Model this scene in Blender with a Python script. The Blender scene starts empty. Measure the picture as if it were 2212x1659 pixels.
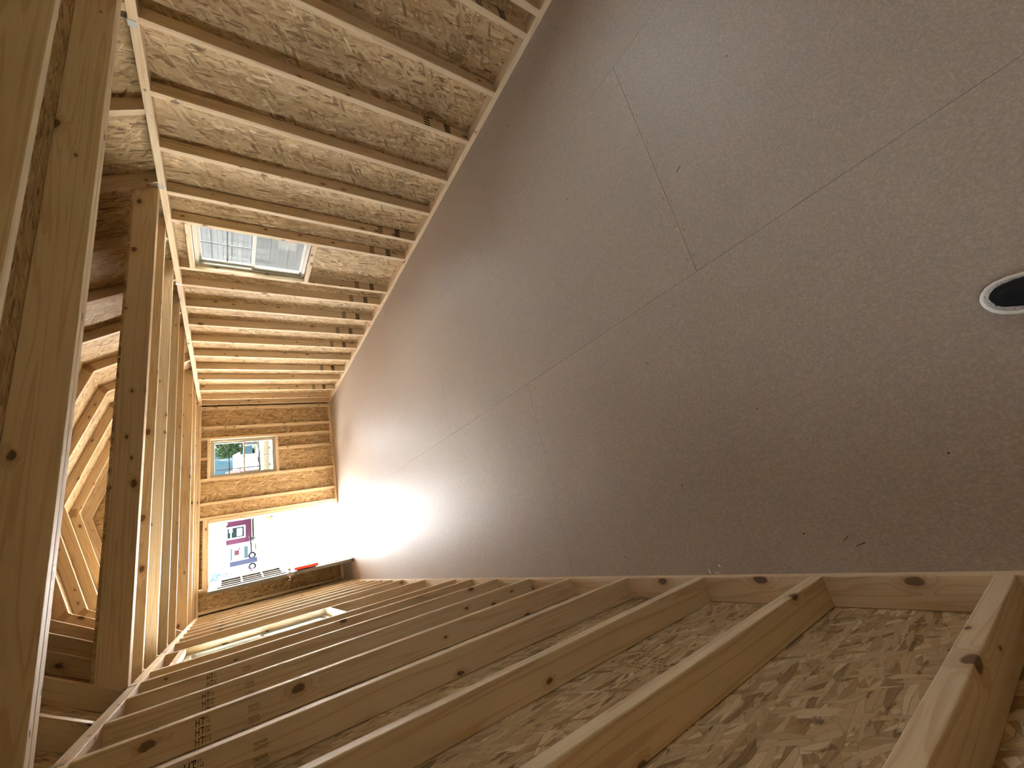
import bpy, bmesh, math, random
from mathutils import Vector, Matrix

C = bpy.context.scene.collection
R = random.Random(7)

# ------------------------------------------------------------------ camera
sc = bpy.context.scene
F_PX, YAW, PITCH, ROLL = 884.65, 0.3749, 0.6031, -0.0049
CAM = Vector((0.3803, 0.5274, 1.5685))
fwd = Vector((math.sin(YAW) * math.cos(PITCH), math.cos(YAW) * math.cos(PITCH), -math.sin(PITCH)))
rt = Vector((math.cos(YAW), -math.sin(YAW), 0))
up = rt.cross(fwd)
r2 = math.cos(ROLL) * rt + math.sin(ROLL) * up
u2 = -math.sin(ROLL) * rt + math.cos(ROLL) * up
cd = bpy.data.cameras.new('camera')
cam = bpy.data.objects.new('camera', cd)
C.objects.link(cam)
# the phone was held on its side: picture right is the room's down
m = Matrix.Identity(4)
for i in range(3):
    m[i][0], m[i][1], m[i][2], m[i][3] = -u2[i], r2[i], -fwd[i], CAM[i]
cam.matrix_world = m
cd.sensor_fit = 'HORIZONTAL'
cd.sensor_width = 36.0
cd.lens = F_PX * 36.0 / 2212.0
cd.clip_start = 0.02
cd.clip_end = 500
sc.camera = cam

# ------------------------------------------------------------------ sky, sun, exposure
SUN_DIR = Vector((-0.145, 1.33, 1.83)).normalized()      # towards the sun
world = bpy.data.worlds.new('world')
sc.world = world
world.use_nodes = True
wn = world.node_tree
wn.nodes.clear()
sky = wn.nodes.new('ShaderNodeTexSky')
sky.sky_type = 'NISHITA'
sky.sun_disc = False
sky.sun_elevation = math.asin(SUN_DIR.z)
sky.sun_rotation = math.atan2(SUN_DIR.x, SUN_DIR.y)
sky.air_density = 1.0
sky.dust_density = 4.0
sky.ozone_density = 1.0
mixw = wn.nodes.new('ShaderNodeMix')
mixw.data_type = 'RGBA'
mixw.inputs[0].default_value = 0.55
mixw.inputs[7].default_value = (9.0, 9.2, 9.4, 1)          # thin bright summer haze
bg = wn.nodes.new('ShaderNodeBackground')
bg.inputs[1].default_value = 0.12
wo = wn.nodes.new('ShaderNodeOutputWorld')
wn.links.new(sky.outputs[0], mixw.inputs[6])
wn.links.new(mixw.outputs[2], bg.inputs[0])
wn.links.new(bg.outputs[0], wo.inputs[0])
sl = bpy.data.lights.new('sun', 'SUN')
sl.energy = 5.6
sl.angle = 0.02
sl.color = (1.0, 0.975, 0.94)
so = bpy.data.objects.new('sun', sl)
C.objects.link(so)
so.rotation_euler = SUN_DIR.to_track_quat('Z', 'Y').to_euler()
so.location = (0, 20, 25)

sc.view_settings.view_transform = 'Standard'
sc.view_settings.look = 'None'
sc.view_settings.gamma = 1.0
sc.view_settings.use_curve_mapping = False
sc.view_settings.exposure = 5.32
sc.cycles.max_bounces = 16
sc.cycles.diffuse_bounces = 10
sc.cycles.glossy_bounces = 4
sc.cycles.transmission_bounces = 8
sc.cycles.transparent_max_bounces = 12
sc.cycles.sample_clamp_indirect = 12.0
sc.cycles.caustics_reflective = False
sc.cycles.caustics_refractive = False
sc.cycles.use_denoising = True

# ------------------------------------------------------------------ sizes (metres)
W, H, D = 3.153, 1.990, 8.472        # inner width, wall height, inner length
SD, ST = 0.089, 0.038                # 2x4
PT = 0.044                           # top plate
OSB = 0.011


# ------------------------------------------------------------------ node helpers
class NT:
    def __init__(s, name):
        s.m = bpy.data.materials.new(name)
        s.m.use_nodes = True
        s.t = s.m.node_tree
        s.n = s.t.nodes
        s.b = s.n['Principled BSDF']

    def new(s, t, **k):
        n = s.n.new(t)
        for a, v in k.items():
            setattr(n, a, v)
        return n

    def link(s, a, b):
        s.t.links.new(a, b)

    def put(s, sock, v):
        if hasattr(v, 'is_output'):
            s.link(v, sock)
        elif isinstance(v, (tuple, list)) and len(v) == 3 and sock.type == 'RGBA':
            sock.default_value = (*v, 1)
        else:
            sock.default_value = v

    def math(s, op, a, b=None, c=None, clamp=False):
        n = s.new('ShaderNodeMath', operation=op)
        n.use_clamp = clamp
        s.put(n.inputs[0], a)
        if b is not None:
            s.put(n.inputs[1], b)
        if c is not None:
            s.put(n.inputs[2], c)
        return n.outputs[0]

    def vmath(s, op, a, b=None, sc_=None):
        n = s.new('ShaderNodeVectorMath', operation=op)
        s.put(n.inputs[0], a)
        if b is not None:
            s.put(n.inputs[1], b)
        if sc_ is not None:
            s.put(n.inputs['Scale'], sc_)
        return n.outputs[1] if op in ('LENGTH', 'DISTANCE', 'DOT_PRODUCT') else n.outputs[0]

    def mix(s, f, a, b, mode='MIX'):
        n = s.new('ShaderNodeMix', data_type='RGBA', blend_type=mode)
        s.put(n.inputs[0], f)
        s.put(n.inputs[6], a)
        s.put(n.inputs[7], b)
        return n.outputs[2]

    def noise(s, v, scale, detail=2.0, rough=0.5, dist=0.0):
        n = s.new('ShaderNodeTexNoise')
        s.put(n.inputs['Vector'], v)
        n.inputs['Scale'].default_value = scale
        n.inputs['Detail'].default_value = detail
        n.inputs['Roughness'].default_value = rough
        n.inputs['Distortion'].default_value = dist
        return n

    def vor(s, v, scale, feature='F1', rnd=1.0, dim='3D'):
        n = s.new('ShaderNodeTexVoronoi', feature=feature, voronoi_dimensions=dim)
        s.put(n.inputs['Vector'], v)
        n.inputs['Scale'].default_value = scale
        n.inputs['Randomness'].default_value = rnd
        return n

    def ramp(s, f, stops, interp='LINEAR'):
        n = s.new('ShaderNodeValToRGB')
        n.color_ramp.interpolation = interp
        e = n.color_ramp.elements
        while len(e) < len(stops):
            e.new(0.5)
        for el, (p, c) in zip(e, stops):
            el.position = p
            el.color = (*c, 1) if len(c) == 3 else c
        s.put(n.inputs[0], f)
        return n.outputs[0]

    def sstep(s, v, lo, hi, a=0.0, b=1.0):
        n = s.new('ShaderNodeMapRange', interpolation_type='SMOOTHSTEP')
        s.put(n.inputs[0], v)
        n.inputs[1].default_value = lo
        n.inputs[2].default_value = hi
        n.inputs[3].default_value = a
        n.inputs[4].default_value = b
        return n.outputs[0]

    def bump(s, h, strength, dist=0.002):
        n = s.new('ShaderNodeBump')
        n.inputs['Strength'].default_value = strength
        n.inputs['Distance'].default_value = dist
        s.put(n.inputs['Height'], h)
        s.link(n.outputs[0], s.b.inputs['Normal'])

    def coords(s, rand=True):
        tc = s.new('ShaderNodeTexCoord').outputs['Object']
        if not rand:
            return tc, None
        oi = s.new('ShaderNodeObjectInfo').outputs['Random']
        cx = s.new('ShaderNodeCombineXYZ')
        s.link(s.math('MULTIPLY', oi, 37.0), cx.inputs[0])
        s.link(s.math('MULTIPLY', oi, 113.0), cx.inputs[1])
        s.link(s.math('MULTIPLY', oi, 71.0), cx.inputs[2])
        return s.vmath('ADD', tc, cx.outputs[0]), oi


def plain(name, col, rough=0.5, metal=0.0, spec=0.5, var=0.0, nscale=20.0):
    k = NT(name)
    if var:
        v, _ = k.coords()
        f = k.noise(v, nscale, 3.0).outputs[0]
        c = k.mix(f, tuple(x * (1 - var) for x in col), tuple(min(1, x * (1 + var)) for x in col))
        k.put(k.b.inputs['Base Color'], c)
    else:
        k.put(k.b.inputs['Base Color'], col)
    k.b.inputs['Roughness'].default_value = rough
    k.b.inputs['Metallic'].default_value = metal
    k.b.inputs['Specular IOR Level'].default_value = spec
    return k.m


def make_pine():
    k = NT('pine_lumber')
    v, rnd = k.coords()
    # knots: sparse cells stretched a little along the board
    sx = k.new('ShaderNodeSeparateXYZ')
    k.link(v, sx.inputs[0])
    cb = k.new('ShaderNodeCombineXYZ')
    k.link(k.math('MULTIPLY', sx.outputs[0], 7.0), cb.inputs[0])
    k.link(k.math('MULTIPLY', k.math('ADD', sx.outputs[1], sx.outputs[2]), 12.0), cb.inputs[1])
    wob = k.noise(v, 30.0, 2.0).outputs[1]
    kv = k.vmath('ADD', cb.outputs[0], k.vmath('SCALE', wob, sc_=0.16))
    vo = k.vor(kv, 1.0, rnd=1.0, dim='2D')
    dist, ccol = vo.outputs['Distance'], vo.outputs['Color']
    sep = k.new('ShaderNodeSeparateColor')
    k.link(ccol, sep.inputs[0])
    has = k.math('GREATER_THAN', sep.outputs[0], 0.78)
    size = k.math('MULTIPLY_ADD', k.math('POWER', sep.outputs[1], 1.6), 0.13, 0.05)
    rel = k.math('DIVIDE', dist, size)
    core = k.math('MULTIPLY', k.sstep(rel, 0.75, 1.15, 1.0, 0.0), has)
    halo = k.math('MULTIPLY', k.sstep(rel, 0.8, 3.2, 1.0, 0.0), has)
    # grain: growth rings cut flat, swerving round the knots
    gv = k.vmath('MULTIPLY', v, (0.55, 14.0, 17.0))
    low = k.noise(gv, 1.0, 2.0, 0.45, 0.4).outputs[0]
    warp = k.math('ADD', k.math('MULTIPLY', low, 9.0), k.math('MULTIPLY', halo, 1.6))
    ring = k.math('FRACT', warp)
    late = k.math('MULTIPLY', k.sstep(ring, 0.55, 0.93), k.sstep(ring, 0.94, 1.0, 1.0, 0.0))
    fine = k.noise(k.vmath('MULTIPLY', v, (5.0, 190.0, 190.0)), 1.0, 3.0, 0.6).outputs[0]
    broad = k.noise(k.vmath('MULTIPLY', v, (1.1, 3.5, 3.5)), 1.0, 2.0).outputs[0]
    base = k.mix(rnd, (0.66, 0.56, 0.385), (0.645, 0.515, 0.335))
    base = k.mix(k.math('MULTIPLY', broad, 0.55), base, (0.58, 0.45, 0.28))
    c = k.mix(k.math('MULTIPLY', late, 0.50), base, (0.46, 0.28, 0.14))
    c = k.mix(k.math('MULTIPLY', k.sstep(fine, 0.35, 0.75), 0.22), c, (0.47, 0.29, 0.15))
    c = k.mix(k.math('MULTIPLY', halo, 0.38), c, (0.36, 0.19, 0.085))
    c = k.mix(k.math('MULTIPLY', core, 0.88), c, (0.10, 0.055, 0.03))
    k.put(k.b.inputs['Base Color'], c)
    k.put(k.b.inputs['Roughness'], k.math('MULTIPLY_ADD', fine, 0.2, 0.52))
    k.b.inputs['Specular IOR Level'].default_value = 0.35
    k.bump(k.math('ADD', k.math('MULTIPLY', fine, 0.6), k.math('MULTIPLY', late, -0.5)), 0.35, 0.0012)
    return k.m


def make_osb():
    """Strand board: four crossed layers of long thin flakes, each flake one tone."""
    k = NT('strand_board')
    v, rnd = k.coords()
    wob = k.noise(v, 9.0, 2.0).outputs[1]
    v = k.vmath('ADD', v, k.vmath('SCALE', k.vmath('SUBTRACT', wob, (0.5, 0.5, 0.5)), sc_=0.018))
    tone = None
    edge = None
    for i, (ang, sx, sy, off, thr) in enumerate([(0.10, 9, 52, 0.0, 0.0), (-0.45, 12, 62, 3.1, 0.42), (0.55, 11, 58, 7.7, 0.48), (-0.08, 10, 70, 5.3, 0.50), (0.95, 15, 70, 9.9, 0.84)]):
        rot = k.new('ShaderNodeVectorRotate', rotation_type='Z_AXIS')
        k.put(rot.inputs['Vector'], v)
        rot.inputs['Angle'].default_value = ang
        vv = k.vmath('MULTIPLY', k.vmath('ADD', rot.outputs[0], (off, off * 0.7, off)), (sx, sy, 1.0))
        f1 = k.vor(vv, 1.0, dim='2D')
        sp = k.new('ShaderNodeSeparateColor')
        k.link(f1.outputs['Color'], sp.inputs[0])
        ed = k.vor(vv, 1.0, feature='DISTANCE_TO_EDGE', dim='2D').outputs['Distance']
        line = k.sstep(ed, 0.0, 0.09, 1.0, 0.0)
        st = k.noise(k.vmath('MULTIPLY', rot.outputs[0], (14.0, 300.0, 300.0)), 1.0, 2.0).outputs[0]
        t = k.math('ADD', sp.outputs[1], k.math('MULTIPLY', k.math('SUBTRACT', st, 0.5), 0.35))
        if tone is None:
            tone, edge = t, line
        else:
            on = k.math('GREATER_THAN', sp.outputs[0], thr)
            mt = k.new('ShaderNodeMix', data_type='FLOAT')
            k.put(mt.inputs[0], on)
            k.put(mt.inputs[2], tone)
            k.put(mt.inputs[3], t)
            tone = mt.outputs[0]
            me = k.new('ShaderNodeMix', data_type='FLOAT')
            k.put(me.inputs[0], on)
            k.put(me.inputs[2], edge)
            k.put(me.inputs[3], line)
            edge = me.outputs[0]
    c = k.ramp(tone, [(0.0, (0.21, 0.13, 0.055)), (0.12, (0.35, 0.235, 0.11)), (0.42, (0.46, 0.33, 0.172)), (0.78, (0.51, 0.375, 0.203)), (0.9, (0.56, 0.42, 0.235)), (1.0, (0.66, 0.52, 0.32))])
    c = k.mix(k.math('MULTIPLY', edge, 0.30), c, (0.19, 0.095, 0.04))
    dk = k.noise(k.vmath('MULTIPLY', v, (0.45, 1.5, 1.0)), 34.0, 2.0, 0.6).outputs[0]
    c = k.mix(k.sstep(dk, 0.60, 0.71, 0.0, 0.8), c, (0.13, 0.065, 0.03))
    k.put(k.b.inputs['Base Color'], c)
    k.b.inputs['Roughness'].default_value = 0.6
    k.b.inputs['Specular IOR Level'].default_value = 0.3
    k.bump(k.math('SUBTRACT', k.math('MULTIPLY', tone, 0.7), edge), 0.5, 0.0015)
    return k.m


def make_floor():
    k = NT('floor_fibreboard')
    v, rnd = k.coords()
    speck = k.noise(v, 150.0, 3.0, 0.7).outputs[0]
    mott = k.noise(v, 85.0, 2.0, 0.6).outputs[0]
    rot = k.new('ShaderNodeVectorRotate', rotation_type='Z_AXIS')
    k.put(rot.inputs['Vector'], v)
    rot.inputs['Angle'].default_value = 0.7
    fib = k.vor(k.vmath('MULTIPLY', rot.outputs[0], (70.0, 260.0, 1.0)), 1.0, dim='2D').outputs['Distance']
    fib2 = k.vor(k.vmath('MULTIPLY', v, (240.0, 60.0, 1.0)), 1.0, dim='2D').outputs['Distance']
    big = k.noise(v, 1.6, 3.0).outputs[0]
    c = k.mix(big, (0.325, 0.27, 0.215), (0.385, 0.325, 0.265))
    c = k.mix(k.sstep(speck, 0.40, 0.66, 0.0, 0.75), c, (0.47, 0.395, 0.325))
    c = k.mix(k.sstep(fib, 0.0, 0.16, 0.28, 0.0), c, (0.56, 0.47, 0.38))
    c = k.mix(k.sstep(mott, 0.38, 0.66, 0.15, 0.0), c, (0.20, 0.16, 0.13))
    scr = k.noise(k.vmath('MULTIPLY', rot.outputs[0], (3.0, 90.0, 1.0)), 1.0, 2.0).outputs[0]
    c = k.mix(k.sstep(scr, 0.72, 0.80, 0.0, 0.25), c, (0.42, 0.33, 0.26))
    c = k.mix(k.sstep(k.noise(v, 300.0, 0.0).outputs[0], 0.80, 0.86, 0.0, 0.6), c, (0.07, 0.045, 0.03))
    k.put(k.b.inputs['Base Color'], c)
    k.put(k.b.inputs['Roughness'], k.math('MULTIPLY_ADD', speck, 0.16, 0.44))
    k.b.inputs['Specular IOR Level'].default_value = 0.36
    k.bump(k.math('ADD', k.math('MULTIPLY', speck, 0.5), k.math('ADD', fib, fib2)), 0.22, 0.0012)
    return k.m


def make_glass():
    k = NT('window_glass')
    tr = k.new('ShaderNodeBsdfTransparent')
    tr.inputs[0].default_value = (0.93, 0.95, 0.94, 1)
    gl = k.new('ShaderNodeBsdfGlossy')
    gl.inputs['Roughness'].default_value = 0.02
    fac = k.new('ShaderNodeLayerWeight')
    fr = k.math('MULTIPLY_ADD', k.math('POWER', fac.outputs['Facing'], 5.0), 0.9, 0.035)
    mx = k.new('ShaderNodeMixShader')
    k.link(fr, mx.inputs[0])
    k.link(tr.outputs[0], mx.inputs[1])
    k.link(gl.outputs[0], mx.inputs[2])
    k.link(mx.outputs[0], k.n['Material Output'].inputs[0])
    return k.m


def make_screen():
    k = NT('insect_screen')
    tr = k.new('ShaderNodeBsdfTransparent')
    df = k.new('ShaderNodeBsdfDiffuse')
    df.inputs[0].default_value = (0.25, 0.26, 0.28, 1)
    tc = k.new('ShaderNodeTexCoord').outputs['Object']
    sp = k.new('ShaderNodeSeparateXYZ')
    k.link(tc, sp.inputs[0])
    a = k.math('FRACT', k.math('MULTIPLY', sp.outputs[1], 700.0))
    b = k.math('FRACT', k.math('MULTIPLY', sp.outputs[2], 700.0))
    w = k.math('MAXIMUM', k.math('LESS_THAN', a, 0.2), k.math('LESS_THAN', b, 0.2))
    mx = k.new('ShaderNodeMixShader')
    k.link(w, mx.inputs[0])
    k.link(tr.outputs[0], mx.inputs[1])
    k.link(df.outputs[0], mx.inputs[2])
    k.link(mx.outputs[0], k.n['Material Output'].inputs[0])
    return k.m


def make_leaf(name, a, b):
    k = NT(name)
    v, _ = k.coords(False)
    f = k.noise(v, 3.0, 3.0).outputs[0]
    k.put(k.b.inputs['Base Color'], k.mix(f, a, b))
    k.b.inputs['Specular IOR Level'].default_value = 0.03
    k.b.inputs['Roughness'].default_value = 0.8
    return k.m


def make_lap(name, a):
    k = NT(name)
    v, _ = k.coords(False)
    f = k.noise(v, 6.0, 3.0).outputs[0]
    k.put(k.b.inputs['Base Color'], k.mix(f, a, tuple(x * 0.85 for x in a)))
    k.b.inputs['Specular IOR Level'].default_value = 0.03
    k.b.inputs['Roughness'].default_value = 0.8
    return k.m


def make_gravel():
    k = NT('pale_gravel')
    v, _ = k.coords(False)
    f = k.vor(v, 30.0).outputs['Distance']
    n = k.noise(v, 0.6, 3.0).outputs[0]
    c = k.mix(f, (0.63, 0.62, 0.59), (0.71, 0.70, 0.68))
    c = k.mix(k.math('MULTIPLY', n, 0.4), c, (0.66, 0.64, 0.58))
    k.put(k.b.inputs['Base Color'], c)
    k.b.inputs['Roughness'].default_value = 0.9
    return k.m


def make_shoe_bumper():
    k = NT('shoe_toe_rubber')
    v, _ = k.coords(False)
    f = k.vor(v, 260.0, feature='DISTANCE_TO_EDGE').outputs['Distance']
    k.put(k.b.inputs['Base Color'], k.mix(k.sstep(f, 0.0, 0.12), (0.10, 0.10, 0.10), (0.55, 0.54, 0.52)))
    k.b.inputs['Roughness'].default_value = 0.6
    k.bump(f, 0.6, 0.001)
    return k.m


PINE, OSBM, FLOORM = make_pine(), make_osb(), make_floor()
GLASS, SCREEN = make_glass(), make_screen()
INK = plain('stamp_ink', (0.03, 0.025, 0.02), 0.8, spec=0.1)
INKSOFT = plain('faded_stamp_ink', (0.10, 0.065, 0.04), 0.8, spec=0.1)
VINYL = plain('almond_vinyl', (0.36, 0.34, 0.265), 0.4)
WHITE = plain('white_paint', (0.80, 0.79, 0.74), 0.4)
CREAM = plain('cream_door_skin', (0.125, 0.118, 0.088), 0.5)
DARKGASKET = plain('dark_weatherstrip', (0.03, 0.03, 0.035), 0.6)
ALU = plain('mill_aluminium', (0.55, 0.54, 0.50), 0.35, metal=0.9)
GALV = plain('galvanised_steel', (0.30, 0.30, 0.29), 0.4, metal=0.9, var=0.15, nscale=60)
CHROME = plain('bright_chrome', (0.8, 0.8, 0.8), 0.15, metal=1.0)
NAIL = plain('dark_nail_steel', (0.05, 0.04, 0.035), 0.5, metal=0.6)
PAPER = plain('white_paper', (0.82, 0.84, 0.76), 0.7)
RED = plain('red_plastic', (0.80, 0.06, 0.03), 0.4)
RUBBER = plain('white_shoe_rubber', (0.78, 0.78, 0.75), 0.5)
BUMPER = make_shoe_bumper()
SUEDE = plain('black_suede', (0.008, 0.008, 0.009), 0.85, spec=0.2, var=0.4, nscale=80)
SOLE = plain('dark_gum_sole', (0.05, 0.05, 0.055), 0.7)
LINING = plain('grey_shoe_lining', (0.10, 0.10, 0.10), 0.9)


# ------------------------------------------------------------------ object helpers
MW = {}


def link(o, parent=None, mw=None):
    C.objects.link(o)
    mw = mw or Matrix.Identity(4)
    MW[o.name] = mw
    if parent is not None:
        o.parent = parent
        o.matrix_parent_inverse = MW[parent.name].inverted()
    o.matrix_basis = mw
    return o


def tag(o, label=None, cat=None, group=None, kind=None):
    for a, v in (('label', label), ('category', cat), ('group', group), ('kind', kind)):
        if v:
            o[a] = v
    return o


def empty(name, loc=(0, 0, 0), label=None, cat=None, group=None, kind=None, parent=None):
    o = bpy.data.objects.new(name, None)
    o.empty_display_size = 0.1
    link(o, parent, Matrix.Translation(Vector(loc)))
    return tag(o, label, cat, group, kind)


def mesh(name, verts, faces, mat, smooth=False):
    me = bpy.data.meshes.new(name)
    me.from_pydata([tuple(v) for v in verts], [], faces)
    for mm in (mat if isinstance(mat, (list, tuple)) else [mat]):
        me.materials.append(mm)
    if smooth:
        for p in me.polygons:
            p.use_smooth = True
    me.update()
    return me


def obj(name, me, parent=None, mw=None):
    return link(bpy.data.objects.new(name, me), parent, mw)


BCACHE = {}


def eased(w, t, r, n=2):
    """Cross-section of a board with eased long edges."""
    pts = []
    for cx, cy, a0 in ((1, 1, 0), (-1, 1, 90), (-1, -1, 180), (1, -1, 270)):
        for i in range(n + 1):
            a = math.radians(a0 + 90 * i / n)
            pts.append((cx * (w / 2 - r) + r * math.cos(a), cy * (t / 2 - r) + r * math.sin(a)))
    return pts


def board_mesh(L, w, t, mat, r=0.003, n=2):
    key = (round(L, 4), round(w, 4), round(t, 4), mat.name, r, n)
    if key in BCACHE:
        return BCACHE[key]
    pts = eased(w, t, r, n)
    k = len(pts)
    vs = [(-L / 2, y, z) for y, z in pts] + [(L / 2, y, z) for y, z in pts]
    fs = [(i, (i + 1) % k, k + (i + 1) % k, k + i) for i in range(k)]
    fs = [tuple(reversed(f)) for f in fs] + [tuple(range(k)), tuple(reversed(range(k, 2 * k)))]
    fs = [tuple(reversed(f)) for f in fs]
    me = mesh('board', vs, fs, mat)
    BCACHE[key] = me
    return me


def frame_from(x, y, o):
    x = Vector(x).normalized()
    y = Vector(y)
    y = (y - x * y.dot(x)).normalized()
    z = x.cross(y)
    mm = Matrix.Identity(4)
    for i in range(3):
        mm[i][0], mm[i][1], mm[i][2], mm[i][3] = x[i], y[i], z[i], o[i]
    return mm


def board(name, a, b, w, t, wdir, parent, mat=None, r=0.003, n=2):
    """A piece of timber from a to b (centre line); w along wdir, t across."""
    a, b = Vector(a), Vector(b)
    me = board_mesh((b - a).length, w, t, mat or PINE, r, n)
    return obj(name, me, parent, frame_from(b - a, wdir, (a + b) / 2))


def box_me(name, lo, hi, mat, r=0.0):
    lo, hi = Vector(lo), Vector(hi)
    bm = bmesh.new()
    bmesh.ops.create_cube(bm, size=1.0)
    s = hi - lo
    for v in bm.verts:
        v.co = Vector((v.co.x * s.x, v.co.y * s.y, v.co.z * s.z))
    if r:
        bmesh.ops.bevel(bm, geom=bm.edges[:], offset=r, segments=2, affect='EDGES', profile=0.5)
    me = bpy.data.meshes.new(name)
    bm.to_mesh(me)
    bm.free()
    me.materials.append(mat)
    return me, (lo + hi) / 2


def box(name, lo, hi, mat, parent=None, r=0.0):
    me, c = box_me(name, lo, hi, mat, r)
    return obj(name, me, parent, Matrix.Translation(c))


def panel(name, o, ux, uy, lx, ly, t, parent, mat=None, outline=None):
    """A sheet: local x along ux, local y along uy, centre o, thickness t outward along local z."""
    mm = frame_from(ux, uy, o)
    if outline is None:
        outline = [(-lx / 2, -ly / 2), (lx / 2, -ly / 2), (lx / 2, ly / 2), (-lx / 2, ly / 2)]
    k = len(outline)
    vs = [(x, y, -t / 2) for x, y in outline] + [(x, y, t / 2) for x, y in outline]
    fs = [tuple(reversed(range(k))), tuple(range(k, 2 * k))] + [(i, (i + 1) % k, k + (i + 1) % k, k + i) for i in range(k)]
    return obj(name, mesh(name, vs, fs, mat or OSBM), parent, mm)


def tube_bm(bm, a, b, r, seg=10, r1=None):
    a, b = Vector(a), Vector(b)
    q = (b - a).to_track_quat('Z', 'Y').to_matrix()
    r1 = r if r1 is None else r1
    v0 = [bm.verts.new(a + q @ Vector((r * math.cos(2 * math.pi * i / seg), r * math.sin(2 * math.pi * i / seg), 0))) for i in range(seg)]
    v1 = [bm.verts.new(b + q @ Vector((r1 * math.cos(2 * math.pi * i / seg), r1 * math.sin(2 * math.pi * i / seg), 0))) for i in range(seg)]
    for i in range(seg):
        bm.faces.new((v0[i], v0[(i + 1) % seg], v1[(i + 1) % seg], v1[i]))
    bm.faces.new(list(reversed(v0)))
    bm.faces.new(v1)


def box_bm(bm, lo, hi):
    x0, y0, z0 = lo
    x1, y1, z1 = hi
    v = [bm.verts.new(p) for p in ((x0, y0, z0), (x1, y0, z0), (x1, y1, z0), (x0, y1, z0), (x0, y0, z1), (x1, y0, z1), (x1, y1, z1), (x0, y1, z1))]
    for f in ((0, 3, 2, 1), (4, 5, 6, 7), (0, 1, 5, 4), (1, 2, 6, 5), (2, 3, 7, 6), (3, 0, 4, 7)):
        bm.faces.new([v[i] for i in f])


def from_bm(name, bm, mat, parent=None, mw=None, smooth=False):
    me = bpy.data.meshes.new(name)
    bm.to_mesh(me)
    bm.free()
    for mm in (mat if isinstance(mat, (list, tuple)) else [mat]):
        me.materials.append(mm)
    if smooth:
        for p in me.polygons:
            p.use_smooth = True
    return obj(name, me, parent, mw)


TCACHE = {}


def text_mesh(body, size):
    key = (body, size)
    if key not in TCACHE:
        cu = bpy.data.curves.new('lettering', 'FONT')
        cu.body = body
        cu.size = size
        cu.align_x = 'LEFT'
        cu.resolution_u = 2
        to = bpy.data.objects.new('lettering', cu)
        C.objects.link(to)
        dg = bpy.context.evaluated_depsgraph_get()
        TCACHE[key] = bpy.data.meshes.new_from_object(to.evaluated_get(dg))
        bpy.data.objects.remove(to)
        bpy.data.curves.remove(cu)
    return TCACHE[key]


def print_mesh(name, parts, mat):
    """Join flat prints: each ('text', body, size, x, y, sx) or ('bar', x0, y0, x1, y1)."""
    vs, fs = [], []
    for p in parts:
        b = len(vs)
        if p[0] == 'text':
            me = text_mesh(p[1], p[2])
            vs += [(v.co.x * p[5] + p[3], v.co.y + p[4], 0) for v in me.vertices]
            fs += [tuple(b + i for i in f.vertices) for f in me.polygons]
        else:
            _, x0, y0, x1, y1 = p
            vs += [(x0, y0, 0), (x1, y0, 0), (x1, y1, 0), (x0, y1, 0)]
            fs += [(b, b + 1, b + 2, b + 3)]
    return mesh(name, vs, fs, mat)


def glyph_rows(x0, y0, cols, rows, cw, rh, rnd, fill=0.62):
    """Illegible smudged print: rows of little strokes."""
    out = []
    for j in range(rows):
        y = y0 + j * rh
        x = x0
        while x < x0 + cols * cw:
            w = cw * rnd.uniform(0.25, 0.7)
            if rnd.random() < fill + 0.2:
                kind = rnd.random()
                if kind < 0.45:
                    out.append(('bar', x, y, x + w * 0.45, y + rh * 0.7))
                elif kind < 0.8:
                    out.append(('bar', x, y, x + w, y + rh * 0.22))
                    out.append(('bar', x, y + rh * 0.45, x + w, y + rh * 0.66))
                else:
                    out.append(('bar', x, y + rh * 0.2, x + w, y + rh * 0.5))
            x += cw * rnd.uniform(0.7, 1.05)
    return out


# ------------------------------------------------------------------ floor
floor = empty('floor', kind='structure')
rows = [(-SD - 0.001, 1.1499, [0.0, 2.485, 4.92, 7.36, D + SD]),
        (1.1511, 2.3444, [0.0, 1.240, 3.68, 6.12, D + SD]),
        (2.3456, W + SD + 0.001, [0.0, 2.45, 4.90, 7.35, D + SD])]
for x0, x1, ys in rows:
    for i in range(len(ys) - 1):
        y0, y1 = ys[i] + 0.0006, ys[i + 1] - 0.0006
        me, c = box_me('floor_panel', (x0, y0, -0.018 - 0.0002 * i), (x1, y1, 0.0), FLOORM, 0.0005)
        obj('floor_panel', me, floor, Matrix.Translation(c))
# nail heads along the seams and joists
bm = bmesh.new()
for x0, x1, ys in rows:
    for y in ys[1:-1]:
        for s in (-0.014, 0.014):
            x = x0 + 0.06
            while x < x1 - 0.03:
                bmesh.ops.create_circle(bm, cap_ends=True, segments=7, radius=0.0026, matrix=Matrix.Translation((x + R.uniform(-.01, .01), y + s + R.uniform(-.004, .004), 0.0006)))
                x += R.uniform(0.13, 0.2)
for i in range(70):
    y = 0.41 * R.randint(2, 20) + R.uniform(-.02, .02)
    bmesh.ops.create_circle(bm, cap_ends=True, segments=7, radius=0.003, matrix=Matrix.Translation((R.uniform(0.08, 3.1), y, 0.0006)))
tag(from_bm('nail_heads', bm, NAIL, floor), kind='stuff')
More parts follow.
